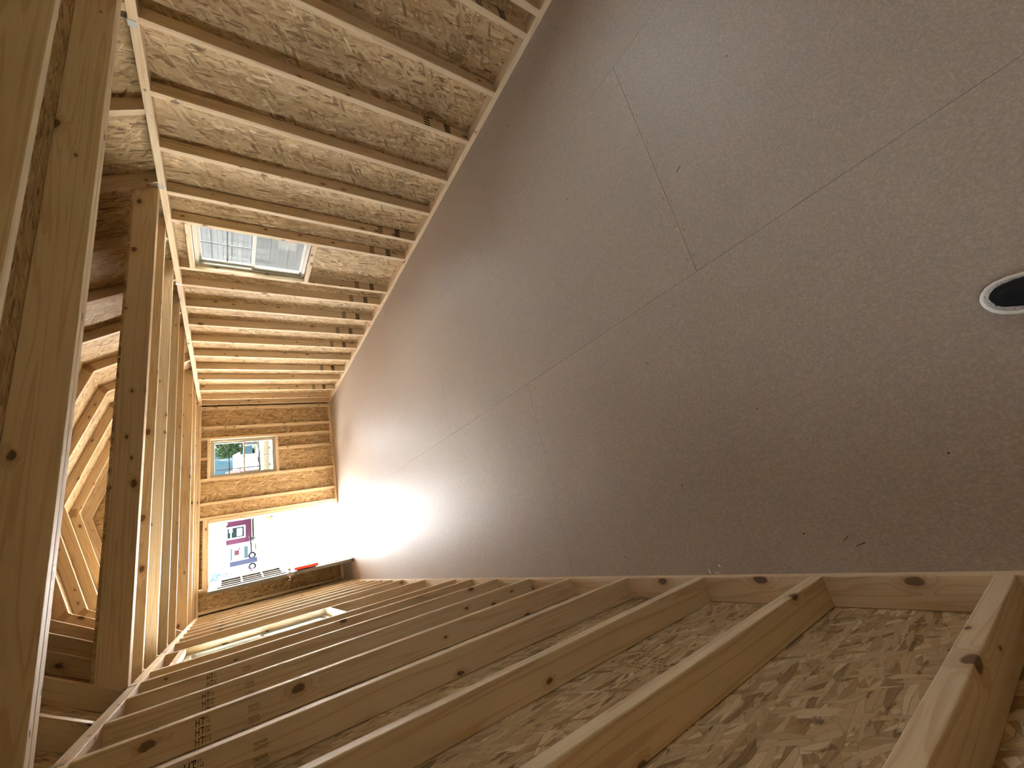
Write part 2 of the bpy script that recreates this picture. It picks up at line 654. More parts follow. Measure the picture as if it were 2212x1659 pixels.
# wood splinters and saw chips trodden on the floor
bm = bmesh.new()
for (x, y, l, a) in [(2.86, 2.03, .02, 1.0), (1.98, 1.75, .012, .4), (1.6, 1.15, .015, 2.), (2.7, 1.6, .01, 1.2), (.9, 1.6, .01, .6), (.08, 1.1, .014, 1.9), (.1, 1.13, .01, 2.2)]:
    m_ = Matrix.Translation((x, y, .001)) @ Matrix.Rotation(a, 4, 'Z')
    p = [m_ @ Vector(q) for q in ((-l, -.0015, 0), (l, -.001, 0), (l, .001, 0), (-l, .0015, 0), (0, 0, .002))]
    v = [bm.verts.new(q) for q in p]
    for f in ((0, 1, 4), (1, 2, 4), (2, 3, 4), (3, 0, 4)):
        bm.faces.new([v[i] for i in f])
tag(from_bm('wood_splinters', bm, NAIL, floor), kind='stuff')
# skid below, so the shed stands on something
for x in (0.35, 1.55, 2.8):
    board('skid', (x, 0.05, -0.16), (x, D + 0.03, -0.16), 0.14, 0.09, (0, 0, 1), floor)
for yy in (0.06, 2.1, 4.2, 6.3, D - 0.05):
    board('floor_joist', (-SD, yy, -0.056), (W + SD, yy, -0.056), 0.074, ST, (0, 0, 1), floor)


# ------------------------------------------------------------------ side walls
def stamp_on(stud, kind, x, parent_mw, seed=1):
    pass


LW0, LW1 = 0.33, 0.655               # unseen window added in the left wall to light the near end
NW0, NW1 = 1.06, 1.49                # another unseen window added for light, in the right wall
RIGHT_STUDS = [0.02, 0.42, 0.83, NW0 - ST / 2, NW1 + ST / 2, 1.645, 2.045, 2.457, 2.868, 3.27, 3.67, 3.975, 4.619, 4.905, 5.31, 5.714, 6.127, 6.546, 6.973, 7.353, 7.791, 8.198, 8.452]
LEFT_STUDS = [0.02, LW1 + ST / 2, 0.828, 1.243, 1.662, 2.067, 2.483, 2.883, 3.294, 3.678, 3.985, 4.680, 5.327, 5.713, 6.126, 6.535, 6.925, 7.349, 7.755, 8.16, 8.452]
WIN_Z0, WIN_Z1 = 0.919, 1.832


def sidewall(name, X, s, studs, win):
    """X = inner face, s = +1 for the right wall (outside towards +x)."""
    root = empty(name, kind='structure')
    xc = X + s * SD / 2
    cuts = [-SD, 2.85, 5.7, D + SD] if s > 0 else [-SD, 3.4, 6.3, D + SD]
    for a, b in zip(cuts[:-1], cuts[1:]):
        board('bottom_plate', (xc, a + .0005, ST / 2), (xc, b - .0005, ST / 2), SD, ST, (1, 0, 0), root)
    cuts = [-SD, 3.02, 5.45, D + SD] if s > 0 else [-SD, 1.9, 4.3, 6.7, D + SD]
    for a, b in zip(cuts[:-1], cuts[1:]):
        board('top_plate', (xc, a + .0005, H - PT / 2), (xc, b - .0005, H - PT / 2), SD, PT, (1, 0, 0), root)
    out = []
    for y in studs:
        o = board('stud', (xc, y, H - PT), (xc, y, ST), SD, ST, (s, 0, 0), root)
        out.append((y, o))
    for y0, y1 in win:
        board('window_header', (xc, y0, WIN_Z1 + ST / 2), (xc, y1, WIN_Z1 + ST / 2), SD, ST, (1, 0, 0), root)
        board('window_sill_plate', (xc, y0, WIN_Z0 - ST / 2), (xc, y1, WIN_Z0 - ST / 2), SD, ST, (1, 0, 0), root)
    # sheathing, 4 ft sheets standing on end, one with the window cut out
    xs = X + s * (SD + OSB / 2 + .0005)
    y = -SD - OSB
    ys = []
    while y < D + SD:
        ys.append((y, min(y + 1.2192, D + SD + OSB)))
        y += 1.2192
    for a, b in ys:
        za, zb = -0.12, H - .0005
        segs = [(a, b, za, zb)]
        for y0, y1 in win:
            if not (a < y1 and b > y0):
                continue
            segs = []
            if a < y0:
                segs.append((a, min(b, y0), za, zb))
            if b > y1:
                segs.append((max(a, y1), b, za, zb))
            segs.append((max(a, y0), min(b, y1), za, WIN_Z0))
            segs.append((max(a, y0), min(b, y1), WIN_Z1, zb))
        for (c, d, e, f) in segs:
            panel('sheathing_panel', (xs, (c + d) / 2, (e + f) / 2), (0, 0, 1), (0, s, 0), f - e, d - c - .001, OSB, root)
    return root, dict(out)


wall_right, RS = sidewall('wall_right', W, 1, RIGHT_STUDS, [(NW0, NW1), (3.994, 4.60)])
wall_left, LS = sidewall('wall_left', 0.0, -1, LEFT_STUDS, [(LW0, LW1), (4.004, 4.661)])

# grade stamps, printed on the near faces (towards -y) of the studs; a sub-part of the stud
rnd = random.Random(3)


def face_print(stud, me, z, x, name='grade_stamp', yface=None, x_axis=(0, 0, -1), y_axis=(1, 0, 0)):
    mw0 = MW[stud.name]
    y = mw0[1][3] - ST / 2 - 0.0006
    o = Vector((x, y, z))
    mm = frame_from(x_axis, y_axis, o)
    return obj(name, me, stud, mm)


# left studs: two printed blocks, read downwards
blockA = print_mesh('grade_stamp', sum([[('text', 'HT', 0.030, 0.000, j * 0.026, 0.62), *glyph_rows(0.021, j * 0.026 + .002, 3, 2, 0.006, 0.010, rnd, 0.8)] for j in range(3)], []), INK)
blockB = print_mesh('grade_stamp', sum([[('text', 'PREMIER', 0.012, 0.0, j * 0.034 + .012, 0.72), ('bar', 0.0, j * 0.034 + .007, 0.036, j * 0.034 + .0082), ('bar', 0.0, j * 0.034 + .002, 0.033, j * 0.034 + .0035)] for j in range(2)], []), INKSOFT)
for y in (2.067, 2.483, 2.883, 3.294, 5.713, 6.126, 6.535):
    # local z must face -y:  x = down, y = +x  ->  z = x cross y = (0,0,-1)x(1,0,0) = (0,-1,0)
    face_print(LS[y], blockA, 1.665, -0.082)
    face_print(LS[y], blockB, 1.522, -0.080)
# right studs: a ladder of bars and a dark block near the floor
bars = print_mesh('grade_stamp', [('bar', 0, 0.002 + j * 0.0235, 0.046, 0.013 + j * 0.0235) for j in range(4)], INK)
blk = print_mesh('grade_stamp', [('bar', 0, 0.004 + j * .0102, .046, .0105 + j * .0102) for j in range(8)] + glyph_rows(0.0, 0.004, 8, 13, 0.0062, 0.0062, rnd, 0.95) + [('bar', 0, 0.002, .046, .004), ('bar', 0, .083, .046, .085), ('bar', 0.044, 0.002, .046, .085)], INK)
for y in (1.645, 2.457, 3.67, 3.975, 4.619, 4.905, 5.31, 5.714, 6.127, 6.973, 7.791):
    face_print(RS[y], bars, 0.401, W + 0.001)
    face_print(RS[y], blk, 0.238, W + 0.001)


def osb_print(parent, o, ux, uy, seed, w=0.42, h=0.09):
    rr = random.Random(seed)
    parts = glyph_rows(0, 0, int(w / 0.012), 5, 0.012, h / 5, rr, 0.55)
    parts += [('bar', w * .30, h * 1.02, w * .46, h * 1.04), ('bar', w * .30, h * 1.3, w * .46, h * 1.32), ('bar', w * .30, h * 1.02, w * .305, h * 1.32), ('bar', w * .455, h * 1.02, w * .46, h * 1.32)]
    parts += glyph_rows(w * .33, h * 1.08, 4, 2, 0.012, h * .1, rr, 0.8)
    return obj('panel_stamp', print_mesh('panel_stamp', parts, INKSOFT), parent, frame_from(ux, uy, o))


def panel_at(root, y, z):
    best = None
    for o in root.children:
        if o.name.startswith('sheathing_panel'):
            c = MW[o.name].translation
            dd = abs(c.y - y) + 0.2 * abs(c.z - z)
            if best is None or dd < best[0]:
                best = (dd, o)
    return best[1]


# z axis must face into the room: right wall -> -x ; x = +y, y = +z gives +x ; use x = -y, y = z
for y, z in ((2.02, 0.30), (2.45, 0.33), (2.83, 0.34), (3.22, .33), (4.55, .33), (5.25, .33), (1.6, .3)):
    osb_print(panel_at(wall_right, y - .15, z), (W + SD - 0.0008, y, z), (0, -1, 0), (0, 0, 1), int(y * 100), 0.32)
for y, z in ((1.98, 0.62), (1.55, .55), (2.38, .6)):
    osb_print(panel_at(wall_left, y, z), (-SD + 0.0008, y - .3, z), (0, 1, 0), (0, 0, 1), int(y * 77), 0.32)


# ------------------------------------------------------------------ back wall
wall_back = empty('wall_back', kind='structure')
yb = D + SD / 2
DX0, DX1, DZ1 = 0.355, 1.272, 1.853       # rough door opening
WX0, WX1 = 1.945, 2.565                    # window opening


def bstud(x, z0, z1, nm='stud'):
    return board(nm, (x, yb, z1), (x, yb, z0), SD, ST, (0, 1, 0), wall_back)


for x in (0.042, 3.111, 2.77, 2.584, 1.926, 1.556, 1.335, DX0 - ST / 2 - .002):
    bstud(x, ST, H - ST)
bstud(DX1 + ST / 2 + .002, ST, DZ1, 'trimmer_stud')
bstud(2.35, ST, WIN_Z0 - ST, 'cripple_stud')
bstud(2.26, WIN_Z1 + ST, H - ST, 'cripple_stud')
board('window_header', (WX0, yb, WIN_Z1 + ST / 2), (WX1, yb, WIN_Z1 + ST / 2), SD, ST, (0, 1, 0), wall_back)
board('window_sill_plate', (WX0, yb, WIN_Z0 - ST / 2), (WX1, yb, WIN_Z0 - ST / 2), SD, ST, (0, 1, 0), wall_back)
for z in (DZ1 + ST / 2 + .001, DZ1 + ST * 1.5 - .017):
    board('door_header', (DX0, D + .0225 + (0.045 if z > DZ1 + ST else 0), DZ1 + .031), (1.316, D + .0225 + (0.045 if z > DZ1 + ST else 0), DZ1 + .031), 0.044, 0.06, (0, 1, 0), wall_back)
board('top_plate', (0.001, yb, H - ST / 2), (W - .001, yb, H - ST / 2), SD, ST, (0, 1, 0), wall_back)
board('bottom_plate', (0.001, yb, ST / 2), (DX0 - .001, yb, ST / 2), SD, ST, (0, 1, 0), wall_back)
board('bottom_plate', (DX1 + .001, yb, ST / 2), (W - .001, yb, ST / 2), SD, ST, (0, 1, 0), wall_back)
ys_ = D + SD + OSB / 2 + .0005
for (a, b, e, f) in ((-SD, DX0, -.12, H), (DX0, DX1, DZ1, H), (DX1, WX0, -.12, H), (WX0, WX1, -.12, WIN_Z0), (WX0, WX1, WIN_Z1, H), (WX1, W + SD, -.12, H)):
    panel('sheathing_panel', ((a + b) / 2, ys_, (e + f) / 2), (0, 0, 1), (1, 0, 0), f - e, b - a - .001, OSB, wall_back)
for x, z in ((2.86, .9), (1.75, .95), (1.42, .95)):
    pass

# front wall behind the camera
wall_front = empty('wall_front', kind='structure')
for x in (0.02, 0.42, 0.83, 1.24, 1.65, 2.05, 2.46, 2.87, 3.13):
    board('stud', (x, -SD / 2, H - ST), (x, -SD / 2, ST), SD, ST, (0, 1, 0), wall_front)
board('top_plate', (0.001, -SD / 2, H - ST / 2), (W - .001, -SD / 2, H - ST / 2), SD, ST, (0, 1, 0), wall_front)
board('bottom_plate', (0.001, -SD / 2, ST / 2), (W - .001, -SD / 2, ST / 2), SD, ST, (0, 1, 0), wall_front)
for (a, b) in ((-SD, 1.02), (1.02, 2.13), (2.13, W + SD)):
    panel('sheathing_panel', ((a + b) / 2, -SD - OSB / 2 - .0005, (H - .12) / 2), (0, 0, 1), (-1, 0, 0), H + .12, b - a - .001, OSB, wall_front)

# ------------------------------------------------------------------ gambrel roof
ceiling = empty('ceiling', kind='structure')
inner = [(3.165, H), (2.735, 2.745), (W / 2, 3.125), (W - 2.735, 2.745), (W - 3.165, H)]


def offset_poly(pts, d):
    """Offset an open polyline outwards by d with mitred corners; the ends stay level."""
    segs = []
    for (x0, z0), (x1, z1) in zip(pts[:-1], pts[1:]):
        t = Vector((x1 - x0, z1 - z0)).normalized()
        nrm = Vector((t.y, -t.x))          # right of travel (from right eave over the ridge) = outwards
        segs.append((Vector((x0, z0)) + nrm * d, t))
    out = []
    p, t = segs[0]
    out.append(p + t * ((pts[0][1] - p.y) / t.y))
    for (p0, t0), (p1, t1) in zip(segs[:-1], segs[1:]):
        den = t0.x * t1.y - t0.y * t1.x
        s_ = ((p1.x - p0.x) * t1.y - (p1.y - p0.y) * t1.x) / den
        out.append(p0 + t0 * s_)
    p, t = segs[-1]
    out.append(p + t * ((pts[-1][1] - p.y) / t.y))
    return out


outer = offset_poly(inner, SD)
RAFTER_Y = [0.02, 0.60, 1.20, 1.81, 2.42, 3.02, 3.609, 4.23, 4.85, 5.47, 6.10, 6.71, 7.30, 7.90, D + .019]
RCACHE = {}


def rafter(i, y):
    a_in, b_in = Vector((inner[i][0], 0, inner[i][1])), Vector((inner[i + 1][0], 0, inner[i + 1][1]))
    a_out, b_out = Vector((outer[i].x, 0, outer[i].y)), Vector((outer[i + 1].x, 0, outer[i + 1].y))
    mm0 = frame_from(b_in - a_in, a_out - a_in, (a_in + b_in) / 2)
    if i not in RCACHE:
        inv = mm0.inverted()
        q = [inv @ p for p in (a_in, b_in, b_out, a_out)]
        vs = []
        for z in (-ST / 2, ST / 2):
            vs += [(p.x, p.y, z) for p in q]
        fs = [(0, 3, 2, 1), (4, 5, 6, 7), (0, 1, 5, 4), (1, 2, 6, 5), (2, 3, 7, 6), (3, 0, 4, 7)]
        RCACHE[i] = mesh('rafter', vs, fs, PINE)
    mm = mm0.copy()
    mm[1][3] = y
    return obj('rafter', RCACHE[i], ceiling, mm)


for y in RAFTER_Y:
    for i in range(4):
        rafter(i, y)
# pressed gusset plates at the kinks and the ridge, on the face that looks at the camera
def gusset_me():
    bm_ = bmesh.new()
    box_bm(bm_, (-0.05, -0.0006, -0.03), (0.05, 0.0006, 0.03))
    for i in range(5):
        x = -0.042 + i * 0.019
        box_bm(bm_, (x, -0.0022, -0.024), (x + 0.006, -0.0006, 0.022))
    me = bpy.data.meshes.new('gusset_plate')
    bm_.to_mesh(me)
    bm_.free()
    me.materials.append(GUSSET)
    return me


GUSSET = plain('brown_gusset_plate', (0.42, 0.28, 0.15), 0.45, metal=0.3, var=0.2, nscale=90)
gme = gusset_me()
for y in RAFTER_Y[1:-1]:
    for j, ang in ((1, -0.75), (2, 0.0), (3, 0.75)):
        cx, cz = (inner[j][0] + outer[j].x) / 2, (inner[j][1] + outer[j].y) / 2
        obj('gusset_plate', gme, ceiling, Matrix.Translation((cx, y - ST / 2 - .001, cz)) @ Matrix.Rotation(ang, 4, 'Y'))
# galvanised ties from plate to every second rafter
bm = bmesh.new()
box_bm(bm, (-0.0008, -0.017, -0.033), (0.0008, 0.017, 0.004))
box_bm(bm, (-0.0008, -0.017, 0.004), (0.045, -0.0155, 0.05))
tie = bpy.data.meshes.new('rafter_tie')
bm.to_mesh(tie)
bm.free()
tie.materials.append(GALV)
for y in (1.26, 2.515, 3.655, 4.92, 6.13, 7.33):
    obj('rafter_tie', tie, ceiling, Matrix.Translation((W - .0012, y - .03, H)))
    obj('rafter_tie', tie, ceiling, Matrix.Translation((.0012, y - .03, H)) @ Matrix.Scale(-1, 4, (1, 0, 0)))
# roof sheets on the four slopes
sheet_in = offset_poly(inner, SD + 0.001)
for i in range(4):
    p, q = sheet_in[i], sheet_in[i + 1]
    d2 = (q - p).normalized()
    if i == 0:
        p = p - d2 * 0.07
    if i == 3:
        q = q + d2 * 0.07
    nrm = Vector((d2.y, -d2.x)) * (OSB / 2)
    cen = (p + q) / 2 + nrm
    y = -SD - OSB
    while y < D + SD:
        y1 = min(y + 1.2192, D + SD + OSB)
        # local z outwards: x = slope dir, y = +-Y
        panel('roof_panel', (cen.x, (y + y1) / 2, cen.y), (d2.x, 0, d2.y), (0, -1, 0), (q - p).length + .008, y1 - y - .001, OSB, ceiling)
        y += 1.2192
for a, b in ((-SD - OSB, 2.9), (2.9, 5.8), (5.8, D + SD + OSB)):
    for x in (W + SD + .052, -SD - .052):
        board('eave_board', (x, a, H - .045), (x, b - .001, H - .045), 0.100, 0.036, (1, 0, 0), ceiling)
# gable sheets, with a small loft light high in the back one
def gable(parent, y, uy, hole=None):
    pts = [(v.x, v.y) for v in outer]
    cx = W / 2
    if hole is None:
        outl = [(-(x - cx) if uy < 0 else (x - cx), z - H) for x, z in pts]
        if uy < 0:
            outl = [(a, b) for a, b in outl]
        else:
            outl = list(reversed(outl))
            outl = outl[::-1]
        vs = [(x, y - OSB / 2, z) for x, z in pts] + [(x, y + OSB / 2, z) for x, z in pts]
        k = len(pts)
        fs = [tuple(range(k)), tuple(reversed(range(k, 2 * k)))] + [(i, k + i, k + (i + 1) % k, (i + 1) % k) for i in range(k)]
        mw_ = frame_from((0, 0, 1), (1, 0, 0), (cx, y, H))
        inv = mw_.inverted()
        obj('gable_panel', mesh('gable_panel', [inv @ Vector(v) for v in vs], fs, OSBM), parent, mw_)
    else:
        x0, x1, z0, z1 = hole
        top = [(2.735 + .075, 2.81), (W / 2, 3.22), (W - 2.735 - .075, 2.81)]
        pieces = [
            [(outer[0].x, H), (outer[1].x, outer[1].y), (x1, outer[1].y), (x1, H)],
            [(x0, H), (x0, outer[1].y), (outer[3].x, outer[3].y), (outer[4].x, H)],
            [(x1, H), (x1, z0), (x0, z0), (x0, H)],
            [(x1, z1), (x1, outer[1].y), (x0, outer[1].y), (x0, z1)],
            [(outer[1].x, outer[1].y), (outer[2].x, outer[2].y), (outer[3].x, outer[3].y)]]
        mw_ = frame_from((0, 0, 1), (1, 0, 0), (cx, y, H))
        inv = mw_.inverted()
        for pp in pieces:
            k = len(pp)
            vs = [(x, y - OSB / 2, z) for x, z in pp] + [(x, y + OSB / 2, z) for x, z in pp]
            fs = [tuple(range(k)), tuple(reversed(range(k, 2 * k)))] + [(i, k + i, k + (i + 1) % k, (i + 1) % k) for i in range(k)]
            obj('gable_panel', mesh('gable_panel', [inv @ Vector(v) for v in vs], fs, OSBM), parent, mw_)


GX0, GX1, GZ0, GZ1 = 1.17, 1.98, 2.20, 2.66
gable(wall_front, -SD - OSB / 2 - .001, -1)
gable(wall_back, D + SD + OSB / 2 + .001, 1)
for x in (0.42, 0.83, 1.15, 2.0, 2.35, 2.75):
    zt = 2.74 + (1 - abs(x - W / 2) / 1.16) * .36 if abs(x - W / 2) < 1.16 else 2.35
    board('gable_stud', (x, D + SD / 2 + .02, H + .001), (x, D + SD / 2 + .02, zt), SD - .042, ST, (0, 1, 0), wall_back)

# ------------------------------------------------------------------ the two lofts
JH, JD = 0.127, 0.0115


def loft(name, label, joists, y0, y1, edge):
    """edge: where the decking stops (the far loft is only part decked)"""
    root = empty(name, (W / 2, (y0 + y1) / 2, H), label, 'loft')
    for y in joists:
        board('joist', (-SD + .002, y, H + JH / 2), (W + SD - .002, y, H + JH / 2), JH, ST, (0, 0, 1), root)
    y = y0
    n = 0
    while y < edge - .01:
        yy = min(y + 1.2192, edge)
        for a, b in ((0.06, 1.62), (1.622, W - 0.06)) if n % 2 == 0 else ((0.06, 1.0), (1.002, W - .06)):
            panel('deck_panel', ((a + b) / 2, (y + yy) / 2, H + JH + JD / 2), (1, 0, 0), (0, 1, 0), b - a, yy - y - .001, JD, root)
        y += 1.2192
        n += 1
    return root


near_loft = loft('storage_loft', 'short pine storage loft overhead nearest the camera, on a doubled edge joist', [0.07, 0.64, 1.165, 1.764, 2.295, 2.3335], 0.03, 2.353, 2.353)
far_loft = loft('storage_loft', 'long pine storage loft running from the open roof gap to the back wall', [3.649, 3.6875, 4.075, 4.655, 5.26, 5.89, 7.22, 7.86, 8.44], 3.63, D - .002, 5.91)


# ------------------------------------------------------------------ windows
def ring(bm, o, ux, uz, n, w0, w1, z0, z1, t, d0, d1):
    """Rectangular frame of bar width t between depths d0..d1 along n."""
    for (a, b, c, d) in ((w0, w0 + t, z0, z1), (w1 - t, w1, z0, z1), (w0 + t, w1 - t, z0, z0 + t), (w0 + t, w1 - t, z1 - t, z1)):
        ps = []
        for dd in (d0, d1):
            for (w, z) in ((a, c), (b, c), (b, d), (a, d)):
                ps.append(bm.verts.new(o + ux * w + uz * z + n * dd))
        for f in ((0, 3, 2, 1), (4, 5, 6, 7), (0, 1, 5, 4), (1, 2, 6, 5), (2, 3, 7, 6), (3, 0, 4, 7)):
            bm.faces.new([ps[i] for i in f])


def bar(bm, o, ux, uz, n, a, b, c, d, d0, d1):
    ps = []
    for dd in (d0, d1):
        for (w, z) in ((a, c), (b, c), (b, d), (a, d)):
            ps.append(bm.verts.new(o + ux * w + uz * z + n * dd))
    for f in ((0, 3, 2, 1), (4, 5, 6, 7), (0, 1, 5, 4), (1, 2, 6, 5), (2, 3, 7, 6), (3, 0, 4, 7)):
        bm.faces.new([ps[i] for i in f])


def fix(bm):
    bmesh.ops.recalc_face_normals(bm, faces=bm.faces[:])
    return bm


def window(name, o, ux, n, wid, z0, z1, grid_low=True, screen=False):
    """o: inner-face corner at floor level, ux along the wall, n outwards."""
    root = empty(name, kind='structure')
    o, ux, n, uz = Vector(o), Vector(ux), Vector(n), Vector((0, 0, 1))
    root_mw = Matrix.Identity(4)
    g = 0.004
    bm = bmesh.new()
    ring(bm, o, ux, uz, n, g, wid - g, z0 + g, z1 - g, 0.028, 0.045, SD + 0.016)
    from_bm('window_frame', fix(bm), VINYL, root)
    bm = bmesh.new()                               # nailing flange outside
    ring(bm, o, ux, uz, n, -0.03, wid + 0.03, z0 - 0.03, z1 + 0.03, 0.034, SD + OSB + 0.003, SD + OSB + 0.006)
    from_bm('nailing_flange', fix(bm), VINYL, root)
    zm = (z0 + z1) / 2
    for k, (a, b, d0, grid) in enumerate(((zm - 0.012, z1 - 0.030, 0.074, True), (z0 + 0.030, zm + 0.012, 0.052, grid_low))):
        bm = bmesh.new()
        ring(bm, o, ux, uz, n, 0.033, wid - 0.033, a, b, 0.024, d0, d0 + 0.02)
        sash = from_bm('sash', fix(bm), VINYL, root)
        bm = bmesh.new()
        bar(bm, o, ux, uz, n, 0.056, wid - 0.056, a + 0.023, b - 0.023, d0 + 0.008, d0 + 0.0105)
        from_bm('pane', fix(bm), GLASS, sash)
        if grid:
            bm = bmesh.new()
            bar(bm, o, ux, uz, n, wid / 2 - 0.006, wid / 2 + 0.006, a + 0.022, b - 0.022, d0 + 0.011, d0 + 0.017)
            from_bm('muntin', fix(bm), MUNTIN, sash)
            bm = bmesh.new()
            bar(bm, o, ux, uz, n, 0.055, wid - 0.055, (a + b) / 2 - 0.006, (a + b) / 2 + 0.006, d0 + 0.0112, d0 + 0.0168)
            from_bm('muntin', fix(bm), MUNTIN, sash)
        if k == 1:
            bm = bmesh.new()
            bar(bm, o, ux, uz, n, wid / 2 - 0.03, wid / 2 + 0.03, b - 0.006, b + 0.006, d0 - 0.012, d0)
            from_bm('sash_lock', fix(bm), VINYL, sash)
    if screen:
        bm = bmesh.new()
        bar(bm, o, ux, uz, n, 0.03, wid - 0.03, z0 + 0.03, zm, SD + 0.008, SD + 0.0085)
        from_bm('insect_screen', fix(bm), SCREEN, root)
    return root


MUNTIN = plain('muntin_grey', (0.10, 0.10, 0.09), 0.5)
window('window_1', (W, 3.994, 0), (0, 1, 0), (1, 0, 0), 0.606, WIN_Z0, WIN_Z1, grid_low=False, screen=True)
window('window_2', (WX0, D, 0), (1, 0, 0), (0, 1, 0), WX1 - WX0, WIN_Z0, WIN_Z1)
window('window_3', (0, 4.004, 0), (0, 1, 0), (-1, 0, 0), 0.657, WIN_Z0, WIN_Z1)
window('added_window_right', (W, NW0, 0), (0, 1, 0), (1, 0, 0), NW1 - NW0, WIN_Z0, WIN_Z1)  # added out of view to brighten the near left wall and floor
window('added_window_left', (0, LW0, 0), (0, 1, 0), (-1, 0, 0), LW1 - LW0, WIN_Z0, WIN_Z1)  # added out of view, lets extra daylight into the near end

# ------------------------------------------------------------------ door
door = empty('door_1', kind='structure')
JW = 0.022
o, ux, uz, n = Vector((0, D, 0)), Vector((1, 0, 0)), Vector((0, 0, 1)), Vector((0, 1, 0))
for nm, (a, b, c, d) in (('jamb', (DX0 + .002, DX0 + JW, 0.0, DZ1 - JW)), ('jamb', (DX1 - JW, DX1 - .002, 0.0, DZ1 - JW)), ('jamb', (DX0 + .002, DX1 - .002, DZ1 - JW, DZ1 - .002))):
    bm = bmesh.new()
    bar(bm, o, ux, uz, n, a, b, c, d, -0.002, SD + 0.012)
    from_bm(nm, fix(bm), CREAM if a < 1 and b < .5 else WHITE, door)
for (a, b, c, d) in ((DX1 - JW - .008, DX1 - JW, 0.02, DZ1 - JW), (DX0 + JW, DX1 - JW, DZ1 - JW - .008, DZ1 - JW), (DX0 + JW, DX0 + JW + .006, 0.02, DZ1 - JW)):
    bm = bmesh.new()
    bar(bm, o, ux, uz, n, a, b, c, d, 0.05, 0.062)
    from_bm('weatherstrip', fix(bm), DARKGASKET, door)
bm = bmesh.new()
bar(bm, o, ux, uz, n, DX0 + .002, DX1 - .002, -0.001, 0.012, -0.002, SD + 0.03)
from_bm('threshold', fix(bm), ALU, door)
bm = bmesh.new()
bar(bm, o, ux, uz, n, DX0 + .02, DX1 - .02, 0.012, 0.017, 0.03, 0.05)
from_bm('threshold_seal', fix(bm), DARKGASKET, door)

# the leaf stands open into the room: local x from hinge to free edge, local y = face that looks at the opening
HX, HY = DX0 + JW + .004, D - 0.004
ang = math.atan2(-0.815, -0.115)
LM = Matrix.Translation((HX, HY, 0.012)) @ Matrix.Rotation(ang, 4, 'Z')
LW, LH, LT = 0.826, 1.808, 0.044
leaf = empty('leaf', parent=door)
leaf.name = 'door_leaf'
MW[leaf.name] = LM
leaf.matrix_basis = LM
leaf.matrix_parent_inverse = Matrix.Identity(4)


def leaf_part(name, boxes, mat, r=0.0):
    bm = bmesh.new()
    for lo, hi in boxes:
        box_bm(bm, lo, hi)
    fix(bm)
    me = bpy.data.meshes.new(name)
    bm.to_mesh(me)
    bm.free()
    me.materials.append(mat)
    return obj(name, me, leaf, LM)


LX0, LX1, LZ0, LZ1 = 0.13, 0.70, 0.93, 1.68           # lite
# skin with the lite hole
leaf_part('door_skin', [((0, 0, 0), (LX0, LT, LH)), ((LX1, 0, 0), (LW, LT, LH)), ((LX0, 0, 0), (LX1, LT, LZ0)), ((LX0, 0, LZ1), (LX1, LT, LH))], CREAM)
for (y0, y1) in ((LT, LT + .012), (-.012, 0)):
    leaf_part('lite_frame', [((LX0 - .03, y0, LZ0 - .03), (LX0 + .012, y1, LZ1 + .03)), ((LX1 - .012, y0, LZ0 - .03), (LX1 + .03, y1, LZ1 + .03)),
                             ((LX0 + .012, y0, LZ0 - .03), (LX1 - .012, y1, LZ0 + .012)), ((LX0 + .012, y0, LZ1 - .012), (LX1 - .012, y1, LZ1 + .03))], CREAM)
leaf_part('pane', [((LX0, LT / 2 - .003, LZ0), (LX1, LT / 2 + .003, LZ1))], GLASS)
for i in (1, 2):
    x = LX0 + (LX1 - LX0) * i / 3
    z = LZ0 + (LZ1 - LZ0) * i / 3
    for (y0, y1) in ((LT / 2 + .0035, LT + .008), (-.008, LT / 2 - .0035)):
        leaf_part('muntin', [((x - .009, y0, LZ0), (x + .009, y1, LZ1))], CREAM)
        leaf_part('muntin', [((LX0, y0 + .001, z - .009), (LX1, y1 - .001, z + .009))], CREAM)
for (x0, x1) in ((0.10, 0.38), (0.45, 0.73)):
    for (y0, y1) in ((LT, LT + .008), (-.008, 0)):
        leaf_part('raised_panel', [((x0, y0, .14), (x0 + .025, y1, .76)), ((x1 - .025, y0, .14), (x1, y1, .76)), ((x0 + .025, y0, .14), (x1 - .025, y1, .165)), ((x0 + .025, y0, .735), (x1 - .025, y1, .76)),
                                   ((x0 + .055, y0, .195), (x1 - .055, y1, .705))], CREAM)
bm = bmesh.new()
kx, kz = LW - 0.062, 0.86
for s, y in ((1, LT), (-1, 0)):
    tube_bm(bm, (kx, y, kz), (kx, y + s * .008, kz), .031, 16)
    tube_bm(bm, (kx, y + s * .008, kz), (kx, y + s * .032, kz), .011, 12)
    tube_bm(bm, (kx, y + s * .028, kz), (kx, y + s * .042, kz), .019, 16, .028)
    tube_bm(bm, (kx, y + s * .042, kz), (kx, y + s * .060, kz), .028, 16, .020)
from_bm('door_knob', fix(bm), CHROME, leaf, LM)
leaf_part('latch_plate', [((LW - .0005, .01, .82), (LW + .001, LT - .01, .90))], GALV)
for z in (.2, .9, 1.6):
    bm = bmesh.new()
    tube_bm(bm, (-.004, LT + .004, z - .045), (-.004, LT + .004, z + .045), .006, 8)
    from_bm('hinge', bm, GALV, leaf, LM)

# paper folder hung from the knob: a top-level thing
fold = empty('document_folder', LM @ Vector((kx, LT + .05, .55)), 'white paper folder with a red edge hung from the knob of the open door', 'folder')


def fold_part(name, boxes, mat):
    bm = bmesh.new()
    for lo, hi in boxes:
        box_bm(bm, lo, hi)
    fix(bm)
    me = bpy.data.meshes.new(name)
    bm.to_mesh(me)
    bm.free()
    me.materials.append(mat)
    return obj(name, me, fold, LM)


